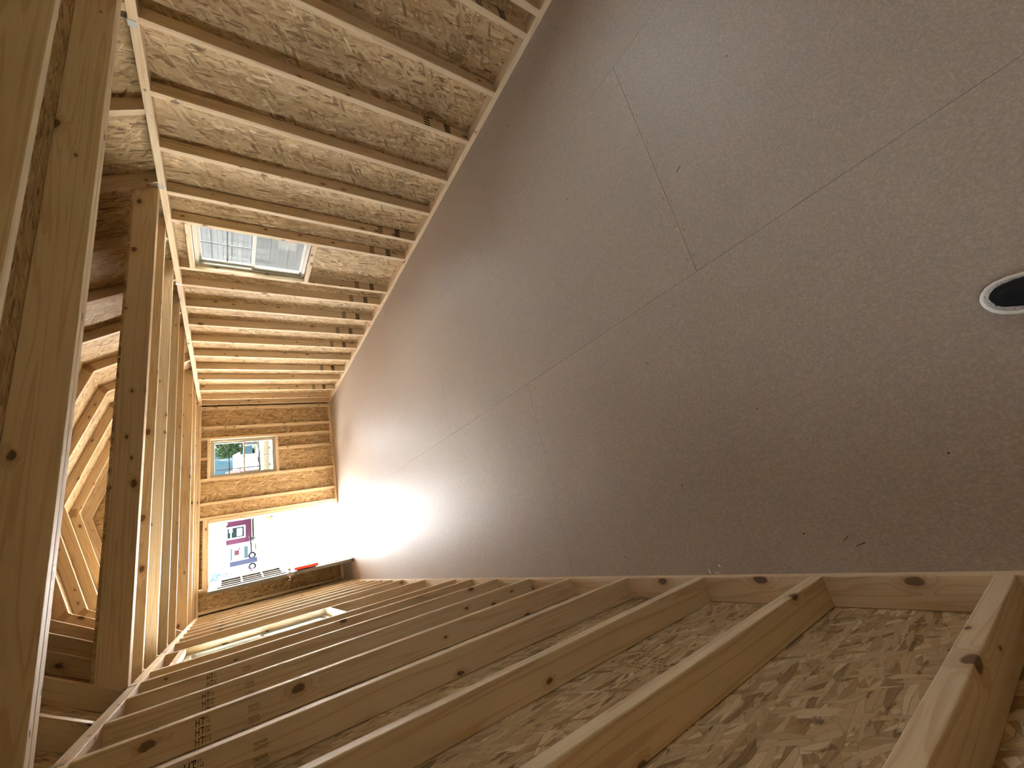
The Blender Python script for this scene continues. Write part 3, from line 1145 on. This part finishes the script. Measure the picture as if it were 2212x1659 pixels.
fold_part('cover', [((kx - .15, LT + .020, .50), (kx + .055, LT + .023, .80)), ((kx - .15, LT + .050, .50), (kx + .055, LT + .053, .80))], PAPER)
fold_part('sheets', [((kx - .145, LT + .026 + i * .006, .505), (kx + .05, LT + .028 + i * .006, .795)) for i in range(4)], PAPER)
fold_part('spine', [((kx + .055, LT + .018, .495), (kx + .062, LT + .055, .805))], RED)
bm = bmesh.new()
tube_bm(bm, (kx - .02, LT + .036, .80), (kx, LT + .036, .893), .0025, 6)
tube_bm(bm, (kx + .02, LT + .036, .80), (kx, LT + .036, .893), .0025, 6)
from_bm('cord', bm, PAPER, fold, LM)

# ------------------------------------------------------------------ shoe
def shoe():
    toe = Vector((0.6365, 0.620, 0))
    direc = Vector((0.23, 1.0, 0)).normalized()
    side = Vector((direc.y, -direc.x, 0))
    heel = toe - direc * 0.285
    root = empty('shoe', heel, 'black suede slip-on shoe with white rubber sole edge, on the brown floor', 'shoe')
    mm = frame_from(direc, -side, heel)          # local x heel->toe, y = left, z up
    Ls = 0.285

    def outline(t):
        """half widths (left, right) along the sole, t in 0..1"""
        key = [(0, .0), (.015, .017), (.05, .027), (.12, .033), (.25, .034), (.42, .034), (.58, .041), (.72, .0475), (.82, .0465), (.90, .040), (.95, .031), (.982, .019), (.995, .0095), (1, 0)]
        for (a, wa), (b, wb) in zip(key[:-1], key[1:]):
            if t <= b:
                f = (t - a) / (b - a)
                return wa + (wb - wa) * f
        return 0

    def cx(t):
        return 0.008 * math.sin(max(0, t - .35) * 2.6) - .004

    ts = [0, .015, .05, .12, .2, .3, .42, .5, .58, .65, .72, .78, .82, .86, .90, .93, .95, .968, .982, .992, 1.0]

    def loop(inset, z, zt=None):
        Lp, Rp = [], []
        sx, sw = (Ls - 2 * inset) / Ls, 1 - inset / .0475
        for t in ts:
            w = outline(t) * sw
            x = inset + Ls * t * sx
            zz = z(t) if callable(z) else z
            Lp.append(Vector((x, cx(t) + w, zz)))
            Rp.append(Vector((x, cx(t) - w, zz)))
        return Lp + list(reversed(Rp[1:-1]))

    def skin(name, loops, mat, cap0=True, cap1=True):
        vs = [v for lp in loops for v in lp]
        k = len(loops[0])
        fs = []
        for i in range(len(loops) - 1):
            for j in range(k):
                fs.append((i * k + j, (i + 1) * k + j, (i + 1) * k + (j + 1) % k, i * k + (j + 1) % k))
        if cap0:
            fs.append(tuple(range(k)))
        if cap1:
            fs.append(tuple(reversed(range((len(loops) - 1) * k, len(loops) * k))))
        bm = bmesh.new()
        bv = [bm.verts.new(v) for v in vs]
        for f in fs:
            try:
                bm.faces.new([bv[i] for i in f])
            except ValueError:
                pass
        fix(bm)
        ob = from_bm(name, bm, mat, root, mm, smooth=True)
        return ob

    spring = lambda base: (lambda t: base + .006 * max(0, (t - .8) / .2) ** 2)
    skin('outsole', [loop(.004, spring(0.0)), loop(.0008, spring(.002)), loop(.0008, spring(.006)), loop(.002, spring(.0065))], SOLE)
    skin('midsole', [loop(.001, spring(.0062)), loop(-.0005, spring(.009)), loop(-.0005, spring(.018)), loop(.0008, spring(.0215)), loop(.0070, spring(.0225))], RUBBER)
    skin('toe_bumper', [loop(.0062, spring(.0215)), loop(.0075, spring(.0285)), loop(.0120, spring(.0335)), loop(.0165, spring(.0350))], BUMPER, True, False)

    # upper: rises from the toe to the ankle opening
    def rise(f):
        def z(t):
            top = .050 + .004 * math.sin(t * 3) if t > .62 else .0
            if t > .62:
                hgt = .047 + .012 * min(1, (1 - t) / .12) + .030 * max(0, (.86 - t) / .24)
            else:
                hgt = .082 - .018 * math.exp(-((t - .35) / .18) ** 2) + .006 * (t < .1)
            return .030 + (hgt - .030) * f
        return z
    lps = [loop(.0145, rise(0)), loop(.0150, rise(.35)), loop(.0185, rise(.7)), loop(.024, rise(.92)), loop(.030, rise(1.0))]
    up_ = skin('upper', lps, SUEDE, cap0=False, cap1=False)
    # vamp top closing the front half
    vs, fs = [], []
    ids = [i for i, t in enumerate(ts) if t >= .58]
    lp = lps[-1]
    k = len(ts)
    cols = []
    for i in ids:
        a = lp[i]
        b = lp[i] if i in (0, k - 1) else lp[2 * k - 2 - i]
        row = []
        for q in range(7):
            f = q / 6
            p = a.lerp(b, f)
            p = Vector((p.x, p.y, p.z + .008 * math.sin(math.pi * f)))
            row.append(len(vs))
            vs.append(p)
        cols.append(row)
    for r0, r1 in zip(cols[:-1], cols[1:]):
        for q in range(6):
            fs.append((r0[q], r0[q + 1], r1[q + 1], r1[q]))
    obj('vamp', mesh('vamp', vs, fs, SUEDE, True), root, mm)
    obj('insole', mesh('insole', [(v.x, v.y, .034) for v in loop(.013, .034)], [tuple(range(len(lp)))], LINING), root, mm)
    # stitched seam round the toe cap
    bm = bmesh.new()
    pr = None
    for i, t in enumerate(ts):
        if t < .6:
            continue
        p = lps[1][i].lerp(lps[2][i], .1)
        p = Vector((p.x, p.y + .0006, p.z + .0004))
        if pr is not None:
            tube_bm(bm, pr, p, .0009, 5)
        pr = p
    from_bm('stitching', bm, SUEDE, root, mm)
    return root


shoe()

# small curled scraps by the left plate
for i, (x, y, s, a, lab) in enumerate(((0.012, 1.628, .010, .4, 'small white scrap by the left wall plate, the one farthest from the shoe'), (0.014, 1.598, .014, 1.9, 'largest white curled scrap on the floor tight against the left wall plate'),
                                  (0.034, 1.580, .006, 1.0, 'tiny white chip lying on the floor a little way out from the left wall plate'))):
    bm = bmesh.new()
    for q in range(6):
        a0 = q * .5
        for zz in (0, .006):
            bm.verts.new((s * math.cos(a0) * (1 - q * .07), s * math.sin(a0) * .6, zz + .0008 + .002 * q * .3))
    bm.verts.ensure_lookup_table()
    for q in range(5):
        bm.faces.new((bm.verts[2 * q], bm.verts[2 * q + 1], bm.verts[2 * q + 3], bm.verts[2 * q + 2]))
    ob = from_bm('plastic_scrap', bm, RUBBER, None, Matrix.Translation((x, y, 0)) @ Matrix.Rotation(a, 4, 'Z'))
    tag(ob, lab, 'scrap', 'white scraps beside the left wall plate')

# ------------------------------------------------------------------ outdoors
GZ = -0.30
GRAVEL = make_gravel()
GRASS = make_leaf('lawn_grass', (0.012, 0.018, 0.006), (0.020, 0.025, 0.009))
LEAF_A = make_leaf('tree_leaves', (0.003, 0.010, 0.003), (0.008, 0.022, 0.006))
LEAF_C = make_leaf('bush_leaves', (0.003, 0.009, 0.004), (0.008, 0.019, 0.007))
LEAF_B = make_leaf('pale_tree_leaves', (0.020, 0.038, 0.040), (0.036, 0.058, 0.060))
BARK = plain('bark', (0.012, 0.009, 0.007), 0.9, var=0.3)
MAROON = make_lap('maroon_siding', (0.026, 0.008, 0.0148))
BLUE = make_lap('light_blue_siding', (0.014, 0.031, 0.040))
ROOFW = plain('white_metal_roof', (0.80, 0.80, 0.80), 0.4)
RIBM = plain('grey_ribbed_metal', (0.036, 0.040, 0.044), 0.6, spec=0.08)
DARKGLASS = plain('dark_window_glass', (0.004, 0.008, 0.0075), 0.6, spec=0.02)
TANWOOD = plain('weathered_tan_wood', (0.030, 0.026, 0.016), 0.8, spec=0.05, var=0.2, nscale=5)
BROWNW = plain('brown_playhouse_wood', (0.024, 0.013, 0.012), 0.8, spec=0.05, var=0.2)
TYRE = plain('black_tyre', (0.005, 0.005, 0.006), 0.9, spec=0.1)
REDPRINT = plain('red_print', (0.020, 0.004, 0.006), 0.7, spec=0.1)
SKYBLUE = plain('blue_print', (0.011, 0.021, 0.025), 0.7, spec=0.1)
NAVY = plain('navy_plastic', (0.004, 0.005, 0.012), 0.7, spec=0.1)
PINK = plain('pink_painted_steel', (0.026, 0.011, 0.020), 0.6, spec=0.1)

ground = box('ground', (-90, -60, GZ - .2), (120, 160, GZ), GRAVEL)
tag(ground, kind='structure')
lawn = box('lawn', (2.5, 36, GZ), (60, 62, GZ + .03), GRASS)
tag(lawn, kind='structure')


def tree(loc, hgt, cr, cz, n, mat, label, seed, leaf=0.16, squash=1.0):
    rr = random.Random(seed)
    root = empty('tree', loc, label, 'tree')
    loc = Vector(loc)
    bm = bmesh.new()
    tube_bm(bm, loc, loc + Vector((0, 0, hgt * .5)), .16, 9, .11)
    tube_bm(bm, loc + Vector((0, 0, hgt * .5)), loc + Vector((.1, .1, hgt * .85)), .11, 9, .04)
    for i in range(7):
        a = i * 2.4
        p = loc + Vector((0, 0, hgt * (.38 + .05 * i)))
        tube_bm(bm, p, p + Vector((math.cos(a) * cr * .7, math.sin(a) * cr * .7, hgt * .16)), .05, 6, .015)
    from_bm('trunk', bm, BARK, root)
    vs, fs = [], []
    blobs = []
    for i in range(16):
        a, b = rr.uniform(0, 6.28), rr.uniform(-1, 1)
        q = Vector((math.cos(a) * math.sqrt(1 - b * b), math.sin(a) * math.sqrt(1 - b * b), b * squash)) * cr * rr.uniform(.3, .75)
        blobs.append((loc + Vector((0, 0, cz)) + q, cr * rr.uniform(.32, .5)))
    for i in range(n):
        c, r_ = rr.choice(blobs)
        d = Vector((rr.gauss(0, 1), rr.gauss(0, 1), rr.gauss(0, 1))).normalized() * r_ * rr.uniform(.55, 1)
        p = c + d
        x = Vector((rr.gauss(0, 1), rr.gauss(0, 1), rr.gauss(0, .6))).normalized()
        y = x.cross(Vector((rr.gauss(0, 1), rr.gauss(0, 1), rr.gauss(0, 1)))).normalized()
        s = leaf * rr.uniform(.6, 1.2)
        b_ = len(vs)
        vs += [p - x * s, p - y * s * .5, p + x * s, p + y * s * .5]
        fs.append((b_, b_ + 1, b_ + 2, b_ + 3))
    tag(obj('foliage', mesh('foliage', vs, fs, mat), root), kind='stuff')
    return root


def shed(loc, w, d, wh, rh, wall_mat, label, ridge_along_x=True, roof_mat=None):
    """Small shed: front wall faces -y."""
    root = empty('shed', loc, label, 'shed')
    x0, y0, z0 = loc[0] - w / 2, loc[1], loc[2]
    x1, y1 = x0 + w, y0 + d
    bm = bmesh.new()
    box_bm(bm, (x0, y0, z0 + .18), (x1, y1, z0 + wh))
    ob = from_bm('wall', bm, wall_mat, root)
    # battens on the front
    bm = bmesh.new()
    nn = int(w / .41)
    for i in range(nn + 1):
        x = x0 + .03 + i * (w - .06) / nn
        box_bm(bm, (x - .008, y0 - .006, z0 + .18), (x + .008, y0, z0 + wh))
    tag(from_bm('siding_grooves', bm, wall_mat, root), kind='stuff')
    bm = bmesh.new()
    ov = .15
    zz = z0 + wh
    ym = (y0 + y1) / 2
    pr = [(y0 - ov, zz - .02), (ym, zz + rh), (y1 + ov, zz - .02), (y1 + ov, zz - .08), (ym, zz + rh - .07), (y0 - ov, zz - .08)]
    v0 = [bm.verts.new((x0 - ov, a, b)) for a, b in pr]
    v1 = [bm.verts.new((x1 + ov, a, b)) for a, b in pr]
    for i in range(6):
        bm.faces.new((v0[i], v0[(i + 1) % 6], v1[(i + 1) % 6], v1[i]))
    bm.faces.new(v0)
    bm.faces.new(list(reversed(v1)))
    from_bm('roof', fix(bm), roof_mat or ROOFW, root)
    for sx in (x0 + .3, x1 - .3):
        box('skid', (sx - .06, y0 + .02, z0), (sx + .06, y1 - .02, z0 + .18), BARK, root)
    return root


def shed_window(root, xc, y, zc, w, h):
    o, ux, uz, n = Vector((xc, y, zc)), Vector((1, 0, 0)), Vector((0, 0, 1)), Vector((0, 1, 0))
    bm = bmesh.new()
    ring(bm, o, ux, uz, n, -w / 2, w / 2, -h / 2, h / 2, .11, -.05, 0)
    bar(bm, o, ux, uz, n, -w / 2 + .1, w / 2 - .1, -.035 + h * .25, .035 + h * .25, -.04, 0)
    fr = from_bm('window', fix(bm), WHITE, root)
    bm = bmesh.new()
    bar(bm, o, ux, uz, n, -w / 2 + .1, w / 2 - .1, -h / 2 + .1, h / 2 - .1, -.012, -.004)
    from_bm('pane', fix(bm), DARKGLASS, fr)
    bm = bmesh.new()
    bar(bm, o, ux, uz, n, -w / 2 + .22, w / 2 - .24, -h / 2 + .26, h / 2 - .86, -.02, -.013)
    from_bm('notice', fix(bm), PAPER, fr)
    bm = bmesh.new()
    bar(bm, o, ux, uz, n, w / 2 - .52, w / 2 - .16, h / 2 - .5, h / 2 - .24, -.02, -.013)
    from_bm('notice', fix(bm), PAPER, fr)


# maroon shed seen through the door
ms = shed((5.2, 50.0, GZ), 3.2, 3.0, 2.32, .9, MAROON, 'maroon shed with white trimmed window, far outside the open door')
shed_window(ms, 4.62, 50.0, 1.16, 1.15, 1.55)
# white arrow on the wall beside the window
av = [(-.75, 0, -.03), (-.1, 0, -.03), (-.1, 0, .03), (-.75, 0, .03)]
bm = bmesh.new()
for pts in ([(-.0, -.03), (.7, -.03), (.7, .03), (0, .03)], [(-.12, 0), (.06, .12), (.06, -.12)]):
    v0 = [bm.verts.new((5.5 + a, 49.96, 1.9 + b)) for a, b in pts]
    v1 = [bm.verts.new((5.5 + a, 49.99, 1.9 + b)) for a, b in pts]
    k = len(pts)
    bm.faces.new(v0)
    bm.faces.new(list(reversed(v1)))
    for i in range(k):
        bm.faces.new((v0[i], v1[i], v1[(i + 1) % k], v0[(i + 1) % k]))
from_bm('arrow', fix(bm), WHITE, ms)

# white trailer with a poster, in front of it
tr = empty('cargo_trailer', (2.5, 46.0, GZ), 'white trailer with a framed poster and red block, outside the open door', 'trailer')
box('body', (.75, 46.0, .12), (3.05, 48.0, 1.70), ROOFW, tr, .04)
box('frame_rail', (.75, 45.96, .02), (3.2, 46.06, .12), TYRE, tr)
for x in (1.2, 2.1):
    bm = bmesh.new()
    tube_bm(bm, (x, 45.86, 0.02), (x, 46.06, 0.02), .30, 18)
    w_ = from_bm('wheel', bm, TYRE, tr)
    bm = bmesh.new()
    tube_bm(bm, (x, 45.83, 0.02), (x, 45.87, 0.02), .15, 12)
    from_bm('hub', bm, GALV, w_)
bm = bmesh.new()
tube_bm(bm, (3.05, 46.1, .1), (3.75, 46.1, .16), .05, 8)
tube_bm(bm, (3.55, 46.1, -.28), (3.55, 46.1, .5), .035, 8)
from_bm('drawbar', bm, TYRE, tr)
ps = box('poster', (1.95, 45.965, .3), (3.0, 45.99, 1.62), PAPER, tr)
for (a, b, c, d, mt, nm) in ((2.35, 2.78, .95, 1.32, REDPRINT, 'red_block'), (1.97, 2.98, .32, .62, SKYBLUE, 'blue_wave'), (1.97, 2.98, 1.46, 1.6, SKYBLUE, 'blue_band')):
    box(nm, (a, 45.955, c), (b, 45.964, d), mt, ps)
mm_ = frame_from((1, 0, 0), (0, 0, 1), (1.2, 45.99, .95))
obj('number', print_mesh('number', [('text', '7', .55, 0, 0, 1)], NAVY), tr, mm_)
tag(obj('lettering', print_mesh('lettering', glyph_rows(0, 0, 6, 1, .08, .12, random.Random(5), .9), NAVY), ps, frame_from((1, 0, 0), (0, 0, 1), (2.3, 45.953, 1.36))), kind='stuff')
bm = bmesh.new()
for pts in ([(0, 0), (.04, -.02), (.3, .26), (.27, .3)], [(.2, .36), (.38, .36), (.36, .18)]):
    v0 = [bm.verts.new((2.55 + a, 45.953, .66 + b)) for a, b in pts]
    bm.faces.new(v0)
from_bm('arrow', bm, NAVY, ps)

bn = box('recycling_bin', (1.45, 44.5, GZ), (1.85, 44.9, 1.66), NAVY, None, .03)
bn.name = 'utility_box'
tag(bn, 'tall dark blue utility box beside the white trailer outside', 'box')
bm = bmesh.new()
for (a, b) in (((.35, 44, GZ), (.35, 44, 2.1)), ((.95, 44, GZ), (.95, 44, 2.1)), ((.35, 44, 2.1), (.95, 44, 2.1)), ((.35, 44, 1.55), (.95, 44, 1.55)), ((.35, 44.8, GZ), (.35, 44.8, 2.1)), ((.95, 44.8, GZ), (.95, 44.8, 2.1)), ((.35, 44, 2.1), (.35, 44.8, 2.1)), ((.95, 44, 2.1), (.95, 44.8, 2.1))):
    tube_bm(bm, a, b, .035, 8)
fr_ = from_bm('sign_frame', bm, PINK)
tag(fr_, 'open pink steel frame standing on the gravel outside the door', 'frame')

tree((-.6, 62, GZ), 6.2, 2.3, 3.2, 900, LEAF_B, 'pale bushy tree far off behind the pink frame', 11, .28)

# seen through the back window
shed((9.9, 44.5, GZ), 3.6, 3.4, 3.3, .9, BLUE, 'tall light blue shed seen through the back window, left of the bushy tree', roof_mat=BLUE)
shed((8.1, 36.6, GZ), 1.8, 1.4, 1.35, .35, ROOFW, 'low white shed in front of the tall light blue shed')
ph = shed((6.5, 34.0, GZ), 1.5, 1.3, 1.35, .8, BROWNW, 'little brown playhouse with pitched roof, seen through the back window', roof_mat=BROWNW)
box('chimney', (6.1, 34.4, 1.5), (6.25, 34.55, 2.0), BROWNW, ph)
# low timber deck edge
dk = empty('timber_platform', (8, 27.4, GZ), 'low tan timber platform on pale gravel outside the back window', 'platform')
for i in range(3):
    board('plank', (3.0, 27.0 + i * .3, GZ + .32), (14.0, 27.0 + i * .3, GZ + .32), .29, .05, (0, 1, 0), dk, TANWOOD)
board('fascia_board', (3.0, 26.84, GZ + .2), (14.0, 26.84, GZ + .2), .28, .04, (0, 0, 1), dk, TANWOOD)
for i in range(12):
    box('post', (3.1 + i * .95, 26.86, GZ), (3.22 + i * .95, 26.98, GZ + .3), BARK, dk)
tag(box('added_dark_lawn', (W + SD + .02, -58, GZ), (80, 3.1, GZ + .03), GRASS), kind='structure')  # unseen dark lawn added to cut upward bounce through the added right window
tag(box('added_dark_lawn', (-80, -58, GZ), (-SD - .02, 3.1, GZ + .03), GRASS), kind='structure')  # same added lawn on the left, keeps bounce off the loft joists
# unseen tree added to block sun from the back window, clear of the door
tree((4.3, 14.0, GZ), 11.5, 3.25, 8.7, 15000, LEAF_A, 'tall leafy tree added out of view behind the back wall to shade its window', 4, .30)
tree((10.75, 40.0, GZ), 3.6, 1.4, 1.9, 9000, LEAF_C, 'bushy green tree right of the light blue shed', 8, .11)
# white post and beam of the neighbour's porch
pc = empty('porch', (4.6, 16.0, GZ), 'white porch post and beam at the top of the back window view', 'porch')
box('beam', (2.8, 15.9, 2.12), (9.0, 16.1, 2.34), WHITE, pc)
box('post', (4.72, 15.92, 1.9), (4.84, 16.08, 2.12), WHITE, pc)
for x in (2.9, 8.9):
    box('post', (x - .07, 15.92, GZ), (x + .07, 16.08, 2.12), WHITE, pc)
bm = bmesh.new()
tube_bm(bm, (7.71, 35.2, GZ), (7.71, 35.2, 3.4), .045, 8)
tag(from_bm('utility_pole', bm, TYRE), 'thin dark pole in front of the light blue shed', 'pole')

# neighbour building close to the right window: horizontal ribbed metal
nb = empty('neighbour_building', (5.4, 4.5, GZ), 'pale grey ribbed metal building close outside the right wall window', 'building')


def ribbed(x, y0, y1, z0, z1):
    prof = []
    z = z0
    while z < z1:
        prof += [(0, z), (0, z + .060), (-.005, z + .064), (-.005, z + .074), (0, z + .078), (0, z + .120), (-.005, z + .124), (-.005, z + .134), (0, z + .138), (0, z + .185), (-.019, z + .197), (-.019, z + .215), (0, z + .227)]
        z += .2286
    vs = [(x + a, y0, b) for a, b in prof] + [(x + a, y1, b) for a, b in prof]
    k = len(prof)
    fs = [(i, i + 1, k + i + 1, k + i) for i in range(k - 1)]
    return mesh('metal_cladding', vs, fs, RIBM)


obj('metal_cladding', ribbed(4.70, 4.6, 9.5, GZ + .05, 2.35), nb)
box('wall', (4.702, 4.6, GZ), (6.5, 9.5, 2.35), ROOFW, nb)
bm = bmesh.new()
pr = [(4.55, 2.33), (5.6, 2.9), (6.65, 2.33), (6.65, 2.40), (5.6, 2.98), (4.55, 2.40)]
v0 = [bm.verts.new((a, 4.45, b)) for a, b in pr]
v1 = [bm.verts.new((a, 9.65, b)) for a, b in pr]
for i in range(6):
    bm.faces.new((v0[i], v0[(i + 1) % 6], v1[(i + 1) % 6], v1[i]))
bm.faces.new(v0)
bm.faces.new(list(reversed(v1)))
from_bm('roof', fix(bm), ROOFW, nb)
